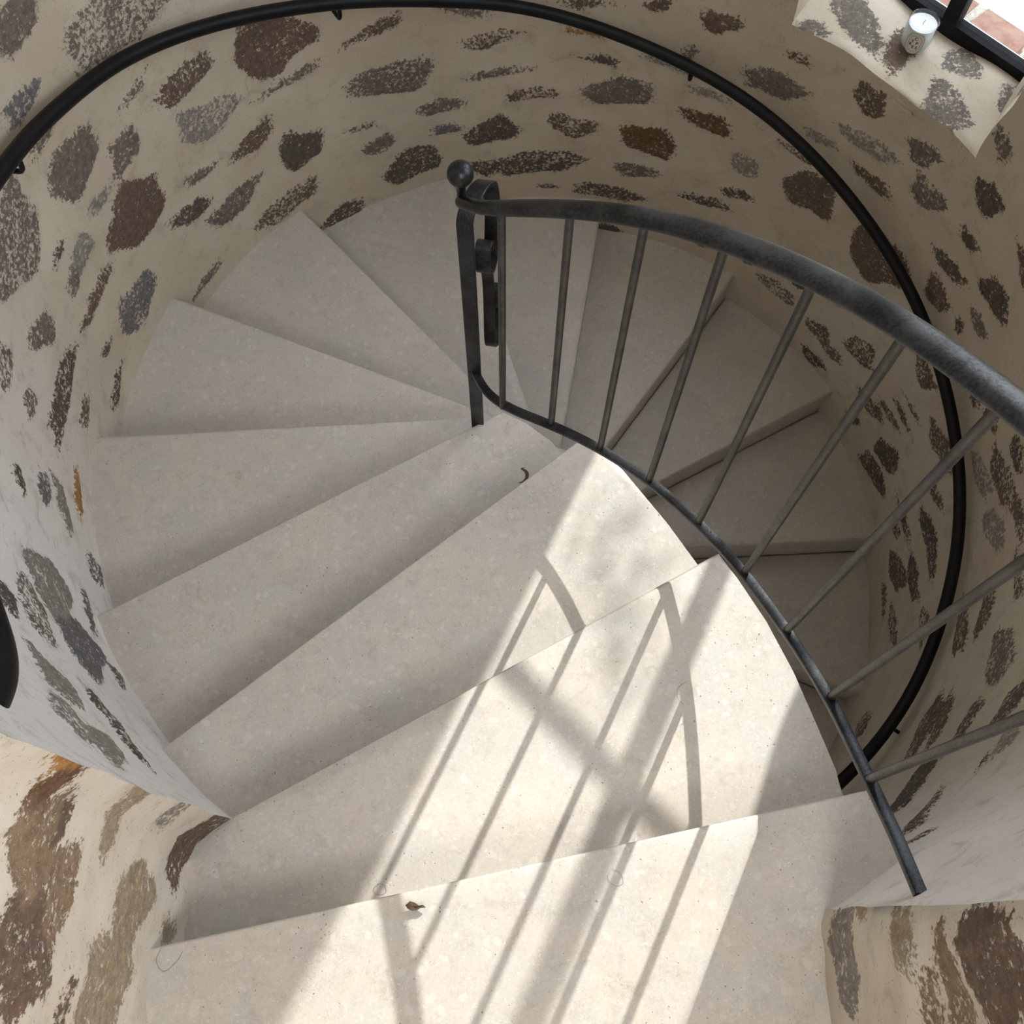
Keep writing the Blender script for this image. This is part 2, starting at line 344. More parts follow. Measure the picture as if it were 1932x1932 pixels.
M_WALL = mat_plaster('lime_plaster', (.535, .45, .345), (.60, .525, .42), .6)
M_JAMB = mat_plaster('rough_lime_plaster', (.64, .555, .455), (.70, .635, .55), .9)
M_STONE = mat_limestone()
M_IRON = mat_iron('wrought_iron', (.024, .025, .027), (.058, .060, .065), .36, .75)
M_BAR = mat_iron('baluster_iron', (.055, .051, .048), (.095, .088, .082), .42, .6)
M_BLACK = mat_iron('black_paint', (.004, .004, .005), (.008, .008, .010), .45, .0, .1)
for mt_ in (M_BLACK,): mt_.node_tree.nodes['Principled BSDF'].inputs['Specular IOR Level'].default_value = .22
M_FRAME = mat_iron('black_frame_paint', (.006, .006, .007), (.010, .010, .011), .6, .0, .1)
M_FRAME.node_tree.nodes['Principled BSDF'].inputs['Specular IOR Level'].default_value = .15
M_PANE = mat_glass('window_glass', (.97, .98, .97), .03)
M_JAR = mat_glass('candle_glass', (.95, .97, .97), .05)
M_WAX = mat_plain('candle_wax', (.80, .81, .80), .5, 0, .02)
M_WICK = mat_plain('wick_cotton', (.35, .33, .31), .9)
M_PAPER = mat_plain('label_paper', (.66, .62, .55), .7, 0, .03)
M_INK = mat_plain('label_ink', (.02, .02, .02), .6, 0, .05)
M_WHITE = mat_plain('white_paint', (.85, .85, .84), .5, 0, .03)
M_LEAFDRY = mat_plain('dry_leaf', (.20, .13, .08), .7)
M_FOLIAGE = mat_plain('green_leaves', (.08, .13, .04), .6)
M_BARK = mat_plain('bark', (.16, .11, .08), .9)
M_PIT = mat_plain('dark_cavity', (.10, .06, .05), .9)
M_FIBRE = mat_plain('fibre', (.24, .20, .17), .8)
M_CEIL = mat_plain('ceiling_plaster', (.62, .57, .50), .9)
M_EARTH = mat_plain('floor_tile', (.52, .48, .42), .7)

# ------------------------------------------------------------------ the round wall
STONE_RGB = {'g': (.205, .175, .148), 'b': (.175, .125, .095), 'd': (.130, .108, .090), 'o': (.42, .22, .075), 'r': (.175, .100, .058),
             'u': (.185, .178, .182), 'w': (.31, .285, .255), 't': (.30, .215, .140), 'y': (.40, .325, .230)}
RK = [-180, -160, -140, -125, -90, -60, -40, -20, 0, 45, 90, 150, 170, 180]
RV = [1.343, 1.348, 1.368, 1.385, 1.395, 1.385, 1.372, 1.358, 1.345, 1.338, 1.336, 1.336, 1.340, 1.343]
def wall_r(t):
    t = (t + 180) % 360 - 180
    for i in range(len(RK)-1):
        if t <= RK[i+1]:
            k = (t-RK[i])/(RK[i+1]-RK[i]); return RV[i] + (RV[i+1]-RV[i])*k
    return RV[-1]
def wall_pt(t, z, extra=0.0):
    r = wall_r(t) + extra; a = math.radians(t)
    return V(r*math.cos(a), r*math.sin(a), z)

def parse(txt):
    out = []
    for s in txt.split(';'):
        q = s.split(',')
        out.append((float(q[0]), float(q[1]), float(q[2]), float(q[3]), math.radians(float(q[4])), q[5], float(q[6])))
    return out

class StoneField:
    def __init__(s, stones, period=None, cell=.25):
        s.period = period; s.cell = cell; s.grid = {}
        for st in stones:
            u, v, a, b, an, c, k = st
            rec = (u, v, a, b, math.cos(an), math.sin(an), STONE_RGB[c], k, noise.noise((u*9.1, v*7.7, .3)), a)
            R = a*1.15 + .05
            for i in range(int(math.floor((u-R)/cell)), int(math.floor((u+R)/cell))+1):
                for j in range(int(math.floor((v-R)/cell)), int(math.floor((v+R)/cell))+1):
                    s.grid.setdefault((i, j), []).append(rec)
    def at(s, u, v):
        best = -.1; col = (.15, .12, .10); k = .8
        us = (u,) if s.period is None else (u, u-s.period, u+s.period)
        for uu in us:
            for r in s.grid.get((int(math.floor(uu/s.cell)), int(math.floor(v/s.cell))), ()):
                x, y = uu-r[0], v-r[1]
                p = (x*r[4]+y*r[5])/r[2]; q = (-x*r[5]+y*r[4])/r[3]
                p += .10*math.sin(q*2.1+r[8]*30); q += .12*math.sin(p*2.6+r[8]*50)
                rad = (abs(p)**2.5+abs(q)**2.5)**.4
                ang = math.atan2(q, p)
                rad *= 1 + .09*math.sin(3*ang+r[8]*40) + .06*math.sin(5*ang+r[8]*70)
                d = (1-rad)*min(r[3], r[2])*1.0
                if d > best: best, col, k = d, r[6], r[7]
        return best, col, k

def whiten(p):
    # plaster colour turns whiter on the left wall and around the doorway
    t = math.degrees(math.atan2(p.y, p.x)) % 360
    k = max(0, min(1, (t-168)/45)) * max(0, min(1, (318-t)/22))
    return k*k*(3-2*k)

def stone_attrs(me, vals, white_tint=False):
    a = me.attributes.new('stone', 'FLOAT', 'POINT')
    a.data.foreach_set('value', [v[0] for v in vals])
    a = me.attributes.new('plaster_white', 'FLOAT', 'POINT')
    a.data.foreach_set('value', [whiten(v.co) if white_tint else 0.0 for v in me.vertices])
    a = me.attributes.new('stone_strength', 'FLOAT', 'POINT')
    a.data.foreach_set('value', [v[2] for v in vals])
    a = me.attributes.new('stone_colour', 'FLOAT_COLOR', 'POINT')
    a.data.foreach_set('color', [x for v in vals for x in (*v[1], 1)])

rnd = random.Random(7)
wall_stones = parse(STONES)
PER = 2*PI*1.35
def far_from(u, v, r):
    for s in wall_stones:
        du = abs((u-s[0]+PER/2) % PER - PER/2)
        if (du/(s[2]+r))**2 + ((v-s[1])/(s[3]+r*.7))**2 < 1.0: return False
    return True
# the same masonry carries on where the photograph does not look
tries = 0
while tries < 6000 and len(wall_stones) < 420:
    tries += 1
    u = rnd.uniform(0, PER); v = rnd.uniform(-1.5, 3.6)
    th = math.degrees(u/1.35) % 360
    seen = (v < 1.25 - .0045*((th-60) % 360) + (.0 if th > 180 else .25)) and (th < 250 or th > 300)
    if 60 < th < 240 and v < 2.0 - (th-60)*.004 and v > .1: continue
    if (th < 60 or th > 300) and -.9 < v < 1.0: continue
    a = rnd.uniform(.04, .12); b = rnd.uniform(.018, .055)
    if far_from(u, v, max(a, b)+.02):
        wall_stones.append((u, v, a, min(a, b), rnd.uniform(-.3, .3), rnd.choice('ggbbdw'), rnd.uniform(.5, 1.0)))

SILL, HEAD = 0.86, 3.80
WIN0, WIN1 = 29.3, 59.8
D_OUT = Vector((0.54, 0.842, 0)).normalized()     # both reveals of the window run this way
N_WIN = Vector((0.713, 0.701, 0)).normalized()
E_WIN = Vector((-0.701, 0.713, 0)).normalized()
DOOR0, DOOR1 = -120.2, -72.2
DOOR_BOT, DOOR_TOP = 0.98, 3.30
W2A, W2B, W2_BOT, W2_TOP = -26.0, 18.0, 2.10, 3.72      # an added, unseen window over the right side of the well, for more light

def relief(p, amp=.007):
    return amp*noise.noise(p*4.2) + amp*.5*noise.noise(p*11.0)

def build_wall():
    cols = []
    t = -180.0
    marks = sorted([DOOR0, DOOR1, -65.0, WIN0, WIN1, W2A, W2B])
    while t < 180 - 1e-6:
        nxt = t + .5
        for mk in marks:
            if t + 1e-6 < mk < nxt - 1e-6 or abs(mk-nxt) < .12: nxt = mk
        cols.append(t); t = nxt
    rows = []
    z = -FL - .02
    zm = [DOOR_BOT, SILL, DOOR_TOP, HEAD, W2_BOT, W2_TOP]
    while z < 3.98:
        rows.append(z)
        st = .012 if -1.15 < z < 2.3 else .03
        nz = z + st
        for mk in zm:
            if z + 1e-6 < mk < nz - 1e-6 or abs(mk-nz) < st*.3: nz = mk
        z = nz
    rows.append(4.0)
    sf = StoneField(wall_stones, PER)
    nc, nr = len(cols), len(rows)
    verts, vals = [], []
    for t in cols:
        a = math.radians(t); r0 = wall_r(t); ca, sa = math.cos(a), math.sin(a)
        cut = .030*max(0, min(1, (-65.0-t)/7.2)) if DOOR1 - .01 <= t <= -65.0 else 0.0     # plaster turning towards the doorway
        for z in rows:
            d, c, k = sf.at(math.radians(t % 360)*1.35, z)
            p = Vector((r0*ca, r0*sa, z))
            e = relief(p) + cut - (.004 if d > .004 else 0)
            tt = 0.0; zz = 0.0
            nearw = (abs(z-SILL) < .03 and WIN0-2 < t < WIN1+2) or ((abs(t-WIN0) < 1.6 or abs(t-WIN1) < 1.6) and SILL-.03 < z < HEAD)
            if nearw:
                tt = .9*noise.noise(Vector((z*6, t*.11, 3.1))) ; zz = .016*noise.noise(Vector((t*.13, 1.7, z*2)))
            f = max(0, 1-abs(t-WIN0)/9)*max(0, min(1, (z-1.15)/.6))
            if SILL < z < HEAD + .2: tt -= 1.3*f
            f = max(0, 1-abs(t-WIN1)/9)*max(0, min(1, (z-1.1)/.5))
            if SILL < z < HEAD + .2: tt += .9*f
            if abs(t-DOOR0) < 2 or abs(t-DOOR1) < 1.2:
                tt += .5*noise.noise(Vector((z*5, 9.1, t*.1)))
            r = r0 + e; a2 = math.radians(t+tt)
            verts.append(V(r*math.cos(a2), r*math.sin(a2), z+zz)); vals.append((d, c, k))
    faces = []
    for i in range(nc):
        j = (i+1) % nc
        tm = cols[i] + (.25 if j == 0 else (cols[j]-cols[i])/2)
        for k in range(nr-1):
            zm_ = (rows[k]+rows[k+1])/2
            if WIN0 < tm < WIN1 and SILL < zm_ < HEAD: continue
            if W2A < tm < W2B and W2_BOT < zm_ < W2_TOP: continue
            if DOOR0 < tm < DOOR1 and DOOR_BOT < zm_ < DOOR_TOP: continue
            faces.append((i*nr+k, i*nr+k+1, j*nr+k+1, j*nr+k))
    me = bpy.data.meshes.new('wall_round')
    me.from_pydata([tuple(v) for v in verts], [], faces)
    me.materials.append(M_WALL)
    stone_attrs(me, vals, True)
    me.polygons.foreach_set('use_smooth', [True]*len(faces))
    o = bpy.data.objects.new('wall_round', me); COL.objects.link(o); o['kind'] = 'structure'
    ic = lambda x: min(range(nc), key=lambda i: abs(cols[i]-x))
    ir = lambda x: min(range(nr), key=lambda i: abs(rows[i]-x))
    P = lambda i, k: verts[i*nr+k]
    w0, w1, s0, s1 = ic(WIN0), ic(WIN1), ir(SILL), ir(HEAD)
    d0, d1, b0, b1 = ic(DOOR0), ic(DOOR1), ir(DOOR_BOT), ir(DOOR_TOP)
    return dict(sill=[P(i, s0) for i in range(w0, w1+1)], head=[P(i, s1) for i in range(w0, w1+1)],
                right=[P(w0, k) for k in range(s0, s1+1)], left=[P(w1, k) for k in range(s0, s1+1)],
                dleft=[P(d0, k) for k in range(b0, b1+1)], dright=[P(d1, k) for k in range(b0, b1+1)],
                w2b=[P(i, ir(W2_BOT)) for i in range(ic(W2A), ic(W2B)+1)], w2t=[P(i, ir(W2_TOP)) for i in range(ic(W2A), ic(W2B)+1)],
                w2r=[P(ic(W2A), k) for k in range(ir(W2_BOT), ir(W2_TOP)+1)], w2l=[P(ic(W2B), k) for k in range(ir(W2_BOT), ir(W2_TOP)+1)],
                dhead=[P(i, b1) for i in range(d0, d1+1)], rows=rows[b0:b1+1])

EDGE = build_wall()

def strip(name, edge, offs, mat, field=None, uv=None, flip=False, rough=.004):
    """surface running from a wall edge through given offset functions"""
    verts, vals, faces = [], [], []
    n = len(offs(edge[0], 0))
    for i, p in enumerate(edge):
        for k, q in enumerate(offs(p, i)):
            q = q.copy()
            if 0 < k: q += Vector((noise.noise(q*6), noise.noise(q*6+Vector((5, 0, 0))), noise.noise(q*6+Vector((0, 5, 0)))))*rough
            verts.append(q)
            if field:
                a, b = uv(q); vals.append(field.at(a, b))
            else: vals.append((-.1, (.15, .12, .1), .8))
    for i in range(len(edge)-1):
        for k in range(n-1):
            f = (i*n+k, (i+1)*n+k, (i+1)*n+k+1, i*n+k+1)
            faces.append(f[::-1] if flip else f)
    me = bpy.data.meshes.new(name); me.from_pydata([tuple(v) for v in verts], [], faces)
    me.materials.append(mat); stone_attrs(me, vals)
    me.polygons.foreach_set('use_smooth', [True]*len(faces))
    o = bpy.data.objects.new(name, me); COL.objects.link(o); o['kind'] = 'structure'
    return o

def to_win(p, i):
    t1 = (1.64 - p.x*N_WIN.x - p.y*N_WIN.y)/D_OUT.dot(N_WIN)
    ts = [0, .004, .012] + [.012 + (t1-.012)*k/24 for k in range(1, 25)]
    return ts
def sill_off(p, i):
    return [p + D_OUT*t + Vector((0, 0, (.006*min(1, t/.012) if t < .05 else .006))) for t in to_win(p, i)]
sill = strip('trim_1', EDGE['sill'], sill_off, M_WALL, StoneField(parse(SILL_STONES)), lambda q: (q.x, q.y), flip=False)
sill['label'] = 'whitewashed stone ledge under the window, a candle standing on it'
rj_field = StoneField([(.10, 1.12, .10, .04, 1.3, 'g', .9), (.14, 1.5, .12, .05, 1.2, 'b', .8), (.1, 2.0, .1, .05, .2, 'g', .8), (.15, 2.6, .1, .05, .2, 'b', .8)])
strip('trim_2', EDGE['right'], lambda p, i: [p + D_OUT*t for t in to_win(p, i)], M_WALL, rj_field, lambda q: ((q.x-1.18)*1.6, q.z-FL), flip=True)
strip('trim_3', EDGE['left'], lambda p, i: [p + D_OUT*t for t in to_win(p, i)], M_WALL, rj_field, lambda q: ((q.x-.68)*1.6, q.z-FL))
strip('trim_4', EDGE['head'], lambda p, i: [p + D_OUT*t for t in to_win(p, i)], M_WALL, flip=True)

N2 = Vector((math.cos(math.radians(-4)), math.sin(math.radians(-4)), 0)); E2 = Vector((-N2.y, N2.x, 0))
for nm, ed, fl in (('trim_7', 'w2b', False), ('trim_8', 'w2t', True), ('trim_9', 'w2r', True), ('trim_10', 'w2l', False)):
    strip(nm, EDGE[ed], lambda p, i: [p + N2*(.004*k*k if k < 3 else .016 + .03*(k-2)) for k in range(0, 10)], M_WALL, flip=fl)
fill_win = bpy.data.objects.new('fill_window', None); COL.objects.link(fill_win); fill_win['kind'] = 'structure'; fill_win['label'] = 'added unseen window letting extra light in high above the right side of the stairwell'
def w2box(name, s0, s1, z0, z1, mat, t=.02):
    bm = bmesh.new(); add_box(bm, V(0, 0, (z0+z1)/2) + N2*1.50 + E2*((s0+s1)/2), E2*((s1-s0)/2), N2*t, Vector((0, 0, (z1-z0)/2)))
    link(name, bm, mat, fill_win, False)
for s0, s1, z0, z1 in ((-.60, .60, W2_BOT-.03, W2_BOT+.03), (-.60, .60, W2_TOP-.03, W2_TOP+.03), (-.60, -.52, W2_BOT, W2_TOP), (.52, .60, W2_BOT, W2_TOP)):
    w2box('window_frame', s0, s1, z0, z1, M_FRAME)
w2box('mullion', -.02, .02, W2_BOT, W2_TOP, M_FRAME)
w2box('glass_pane', -.55, .55, W2_BOT, W2_TOP, M_PANE, .002)

# doorway reveals
def dl_off(p, i):
    z = p.z
    path = [p, Vector((-.715, -1.214, z)), Vector((-.745, -1.238, z)), Vector((-.753, -1.275, z))]
    path += [Vector((-.753 - .003*math.sin(k*.9), -1.275 - .0145*k, z)) for k in range(1, 46)]
    return path
def bulge(p):
    return Vector((.020*noise.noise(Vector((p.y*5, p.z*3.2, 1.3))) + .008*noise.noise(Vector((p.y*14, p.z*9, 4.3))), 0, 0))
def dl_off2(p, i):
    q = dl_off(p, i)
    return [q[0]] + [v + bulge(v)*min(1, k/3) for k, v in enumerate(q) if k > 0]
strip('wall_left', EDGE['dleft'], dl_off2, M_JAMB, StoneField(parse(LEFT_STONES)+[(rnd.uniform(-1.9, -1.25), rnd.uniform(2.1, 3.2), .12, .06, .2, 'y', .9) for _ in range(9)]), lambda q: (q.y, q.z-FL))
def dr_off(p, i):
    z = p.z
    path = [p, Vector((.431, -1.352, z)), Vector((.426, -1.375, z))]
    path += [Vector((.427 + .0004*k, -1.375 - .0145*k, z)) for k in range(1, 40)]
    return [path[0]] + [v - bulge(v + Vector((0, 3, 2)))*1.3*min(1, k/3) for k, v in enumerate(path) if k > 0]
strip('wall_right', EDGE['dright'], dr_off, M_JAMB, StoneField(parse(RIGHT_STONES)+[(rnd.uniform(-1.9, -1.4), rnd.uniform(2.05, 3.2), .12, .06, .2, 'b', .9) for _ in range(9)]), lambda q: (q.y, q.z-FL), flip=True)
strip('trim_5', EDGE['dhead'], lambda p, i: [p + Vector((0, -.05*k, 0)) for k in range(0, 13)], M_JAMB, flip=False)

# ceiling and lower floor
bm = bmesh.new(); bmesh.ops.create_circle(bm, cap_ends=True, radius=1.5, segments=64, matrix=Matrix.Translation(V(0, 0, 4.0)))
link('ceiling', bm, M_CEIL, None, False, 'structure')
bm = bmesh.new(); bmesh.ops.create_circle(bm, cap_ends=True, radius=1.34, segments=64, matrix=Matrix.Translation(V(0, 0, -FL)))
link('floor', bm, M_EARTH, None, False, 'structure')

# the landing the doorway opens from
def quad(name, pts, mat):
    bm = bmesh.new(); bm.faces.new([bm.verts.new(V(*p)) for p in pts]); return link(name, bm, mat, None, False, 'structure')
quad('wall_back', [(-2, -3.9, .9), (2, -3.9, .9), (2, -3.9, 4), (-2, -3.9, 4)], M_JAMB)
quad('wall_landing_left', [(-2, -1.9, .9), (-2, -3.9, .9), (-2, -3.9, 4), (-2, -1.9, 4)], M_JAMB)
quad('wall_landing_right', [(2, -3.9, .9), (2, -1.9, .9), (2, -1.9, 4), (2, -3.9, 4)], M_JAMB)
quad('wall_front_left', [(-2, -1.9, .9), (-.753, -1.9, .9), (-.753, -1.9, 4), (-2, -1.9, 4)], M_JAMB)
quad('wall_front_right', [(.44, -1.9, .9), (2, -1.9, .9), (2, -1.9, 4), (.44, -1.9, 4)], M_JAMB)
quad('wall_front_top', [(-.8, -1.9, 3.3), (.5, -1.9, 3.3), (.5, -1.9, 4), (-.8, -1.9, 4)], M_JAMB)
quad('ceiling_landing', [(-2, -3.9, 4), (2, -3.9, 4), (2, -1.9, 4), (-2, -1.9, 4)], M_CEIL)
quad('floor_landing', [(-2, -3.9, 1.06), (2, -3.9, 1.06), (2, -1.9, 1.06), (-2, -1.9, 1.06)], M_EARTH)

# ------------------------------------------------------------------ stone steps
T8, DT, RISE = 106.9325, 25.79143, 0.175
INNER = [(-.190, -.095), (-.166, -.094), (-.106, -.124), (-.040, -.178), (0.0, -.224), (.030, -.262), (.075, -.290), (.108, -.313), (.132, -.340),
         (.237, -.481), (.300, -.578), (.320, -.615), (.358, -.679), (.411, -.771), (.460, -.881), (.503, -1.005), (.529, -1.084), (.545, -1.145), (.556, -1.224), (.575, -1.275), (.585, -1.300)]
def line_for(k):
    """front edge of step k: a point on it, and the direction from the middle to the wall"""
    if k >= 5:
        a = math.radians(T8 + (8-k)*DT); return Vector((0, 0)), Vector((math.cos(a), math.sin(a)))
    if k == 4: a, b = Vector((-.166, -.091)), Vector((-1.174, -.685))
    if k == 3: a, b = Vector((.017, -.267)), Vector((-.909, -1.035))
    if k == 2: a, b = Vector((.317, -.615)), Vector((-.690, -1.196))
    if k == 1: a, b = Vector((.527, -1.143)), Vector((-.756, -1.430))
    return a, (b-a).normalized()
def off_line(k, d):
    a, u = line_for(k)
    n = Vector((-u.y, u.x))           # towards the body of the step (up the stair)
    return a + n*d, u
def hit_chain(a, u, chain):
    for i in range(len(chain)-1):
        p, q = Vector(chain[i]), Vector(chain[i+1]); w = q-p
        det = u.x*(-w.y) + w.x*u.y
        if abs(det) < 1e-9: continue
        r = p-a
        t = (r.x*(-w.y) + w.x*r.y)/det; s = (u.x*r.y - u.y*r.x)/det
        if -1e-6 <= s <= 1+1e-6: return i, a + u*t
    return None
def hit_circle(a, u, rf):
    t = 1.3
    for _ in range(30):
        p = a + u*t; r = rf(math.degrees(math.atan2(p.y, p.x)))
        t -= (p.length - r)*.8
    return a + u*t
def step_outline(k, df, db, R0=.19, wall_gap=.006):
    fa, fu = off_line(k, df)
    ba, bu = off_line(k-1, db) if k > 1 else (None, None)
    rf = lambda t: wall_r(t) + wall_gap
    pts = []
    if k >= 5:
        def inner_on(a, u):
            b = a.dot(u); c = a.length_squared - R0*R0
            return a + u*(-b + math.sqrt(b*b-c))
        fi = inner_on(fa, fu)
        fo = hit_circle(fa, fu, rf)
        bi = inner_on(ba, bu) if k > 5 else Vector((-.188, -.150))
        bo = hit_circle(ba, bu, rf)
        a0, a1 = math.atan2(fo.y, fo.x), math.atan2(bo.y, bo.x)
        while a1 < a0: a1 += 2*PI
        arc = [Vector((rf(math.degrees(a))*math.cos(a), rf(math.degrees(a))*math.sin(a))) for a in [a0 + (a1-a0)*i/14 for i in range(1, 14)]]
        b0, b1 = math.atan2(bi.y, bi.x), math.atan2(fi.y, fi.x)
        while b1 > b0: b1 -= 2*PI
        inn = [Vector((R0*math.cos(a), R0*math.sin(a))) for a in [b0 + (b1-b0)*i/5 for i in range(1, 5)]] if k > 5 else []
        return [fi, fo] + arc + [bo, bi] + inn
    i0, fi = hit_chain(fa, fu, INNER)
    if k == 1:
        inn = [Vector(p) for p in INNER[i0+1:-1]]
        return [fi, Vector((-.800, -1.440 + df)), Vector((-.800, -2.9)), Vector((.470, -2.9)), Vector((.470, -1.35)), Vector((.50, -1.325)), Vector((.585, -1.29))] + inn[::-1]
    i1, bi = hit_chain(ba, bu, INNER)
    inn = [Vector(p) for p in INNER[i0+1:i1+1]]
    if k == 2:
        out = [Vector((-.700, -1.200)), Vector((-.722, -1.216)), Vector((-.765, -1.240)), Vector((-.800, -1.28))]
        bo = Vector((-.800, -1.432 - db*.0 - .02))
        fo = fa + fu*((Vector((-.700, -1.2))-fa).dot(fu))
        return [fi, fo] + out[1:] + [bo, bi] + inn[::-1]
    fo = hit_circle(fa, fu, rf)
    bo = hit_circle(ba, bu, rf)
    a0, a1 = math.degrees(math.atan2(fo.y, fo.x)), math.degrees(math.atan2(bo.y, bo.x))
    while a1 < a0: a1 += 360
    arc = []
    for i in range(1, 10):
        a = a0 + (a1-a0)*i/10
        arc.append(Vector((rf(a)*math.cos(math.radians(a)), rf(a)*math.sin(math.radians(a)))))
    return [fi, fo] + arc + [bo, bi] + inn[::-1]

def prism(outline, z0, z1):
    bm = bmesh.new()
    pts = [outline[0]]
    for p in outline[1:]:
        if (p-pts[-1]).length > .004: pts.append(p)
    if (pts[0]-pts[-1]).length < .004: pts.pop()
    area = sum(pts[i].x*pts[(i+1) % len(pts)].y - pts[(i+1) % len(pts)].x*pts[i].y for i in range(len(pts)))
    if area < 0: pts = pts[::-1]
    lo_ = [bm.verts.new(V(p.x, p.y, z0)) for p in pts]; hi_ = [bm.verts.new(V(p.x, p.y, z1)) for p in pts]
    bm.faces.new(lo_[::-1]); bm.faces.new(hi_)
    n = len(pts)
    for i in range(n):
        bm.faces.new((lo_[i], lo_[(i+1) % n], hi_[(i+1) % n], hi_[i]))
    return bm

STEP_LABEL = {
 1: 'topmost limestone step in the doorway, crossed by railing shadows, a dry leaf on it',
 2: 'limestone step just below the doorway step, striped by baluster shadows, rounded inner edge in sun',
 3: 'third limestone step down, half sunlit and half in shade, one short railing shadow across it',
 4: 'shaded limestone step with a dark chipped fossil hole near its inner corner',
 5: 'shaded wedge limestone step whose front edge runs straight left from the newel post',
 6: 'shaded wedge limestone step just below the one at the newel foot',
 7: 'wedge limestone step at upper left whose front edge slants down to the newel post',
 8: 'wedge limestone step directly behind the newel post and its scroll, with a few pits',
 9: 'wedge limestone step seen between the first two balusters beside the newel post',
 10: 'dim wedge limestone step seen between the second and fourth balusters, below the curved handrail',
 11: 'dark wedge limestone step seen behind the fourth and fifth balusters, deep in the stairwell',
 12: 'dark wedge limestone step under the fifth to seventh balusters, against the right wall',
 13: 'very dark limestone step low in the well, under the seventh baluster, its edge nearly level',
 14: 'lowest visible limestone step in the dark gap beside the sunlit inner tread edges'}
LIPS = []
for k in range(1, 15):
    z = (8-k)*RISE
    a, u = line_for(k)
    base = a + u*(.7 if k >= 5 else .5)
    st = thing('stone_step', V(base.x, base.y, z - RISE), STEP_LABEL[k], 'step', 'limestone steps of the spiral stair')
    th = .040
    bm = prism(step_outline(k, 0.0, .009), z-th, z)
    top = [e for e in bm.edges if abs(e.verts[0].co.z - e.verts[1].co.z) < 1e-6]
    bmesh.ops.bevel(bm, geom=top, offset=.0125, segments=4, profile=.5, affect='EDGES', clamp_overlap=True)
    o = link('tread', bm, M_STONE, st); auto_smooth(o, 50)
    deep = .30 if k < 14 else RISE
    bm = prism(step_outline(k, .011, .011, R0=.20, wall_gap=.002) if k > 1 else
               [Vector(p) for p in ((.50, -1.17), (-.76, -1.455), (-.76, -2.9), (.435, -2.9), (.435, -1.37), (.545, -1.31), (.545, -1.25))],
               z-deep+.0, z-th)
    o = link('riser', bm, M_STONE, st, False)

# chipped fossil on the fourth step
bm = bmesh.new()
s4 = [o for o in COL.objects if o.name == 'stone_step.003'][0]
px = [(-.118, -.262), (-.106, -.268), (-.101, -.279), (-.104, -.291), (-.113, -.300), (-.122, -.303)]
pts = catmull([V(x, y, 4*RISE + .0006) for x, y in px], 5)
sweep(bm, pts, [(a*1.0, b*.2) for a, b in circ(.0034, 8)], scale=lambda t: (.4 + 1.0*math.sin(PI*min(1, t*1.1))*(1.4-t), 1))
sweep(bm, [V(-.118, -.262, 4*RISE+.0006), V(-.106, -.258, 4*RISE+.0006)], [(a, b*.2) for a, b in circ(.0022, 8)], scale=lambda t: (1-t*.8, 1))
link('fossil_hole', bm, M_PIT, s4)

# central stone drum the lower steps rest against
bm = bmesh.new()
lathe(bm, V(0, 0, 0), [(0, -FL), (.185, -FL), (.185, -.10), (.175, -.085), (0, -.085)], 40)
o = link('trim_11', bm, M_STONE); auto_smooth(o)
o['kind'] = 'structure'

# ------------------------------------------------------------------ inner iron railing
rail = thing('stair_railing', V(-.236, -.12, .53), 'dark wrought-iron railing with curved handrail and round balusters along the inner tread edges', 'railing')
BX = [(-.166, -.237, 1.010, 1.725), (-.051, -.292, 1.025, 1.797), (.061, -.365, 1.052, 1.875), (.165, -.461, 1.092, 1.948), (.259, -.581, 1.144, 2.032),
      (.334, -.714, 1.208, 2.118), (.388, -.856, 1.285, 2.202), (.430, -1.001, 1.374, 2.292), (.448, -1.156, 1.474, 2.395)]
hp = [V(-.243, -.157, 1.650), V(-.205, -.205, 1.690)] + [V(x, y, t+.010) for x, y, b, t in BX] + [V(.452, -1.26, 2.475), V(.455, -1.345, 2.54)]
hp = relax(catmull(hp, 8), 60)
prof = [(.020*math.cos(a)*(1 if True else 1), .0115*math.sin(a)) for a in [2*PI*i/20 for i in range(20)]]
prof = [(math.copysign(abs(math.cos(2*PI*i/24))**.75, math.cos(2*PI*i/24))*.0205, math.copysign(abs(math.sin(2*PI*i/24))**.8, math.sin(2*PI*i/24))*.0125) for i in range(24)]
bm = bmesh.new()
sweep(bm, hp, prof, scale=lambda t: (min(1, .52 + t*1.15), min(1, .85 + t)))
auto_smooth(link('handrail', bm, M_IRON, rail), 60)
bp = [V(-.236, -.128, .985), V(-.215, -.180, .992)] + [V(x, y, b-.004) for x, y, b, t in BX] + [V(.460, -1.235, 1.520), V(.470, -1.335, 1.575)]
bp = relax(catmull(bp, 8), 25)
bm = bmesh.new(); sweep(bm, bp, rrect(.020, .014, .002, 2))
auto_smooth(link('bottom_rail', bm, M_IRON, rail), 40)
for i, (x, y, b, t) in enumerate(BX):
    bm = bmesh.new()
    sweep(bm, [V(x, y, b-.008), V(x, y, b+.02), V(x, y, (b+t)/2), V(x, y, t-.02), V(x, y, t+.006)], circ(.0078, 16), side0=Vector((1, 0, 0)))
    link('baluster', bm, M_BAR, rail)
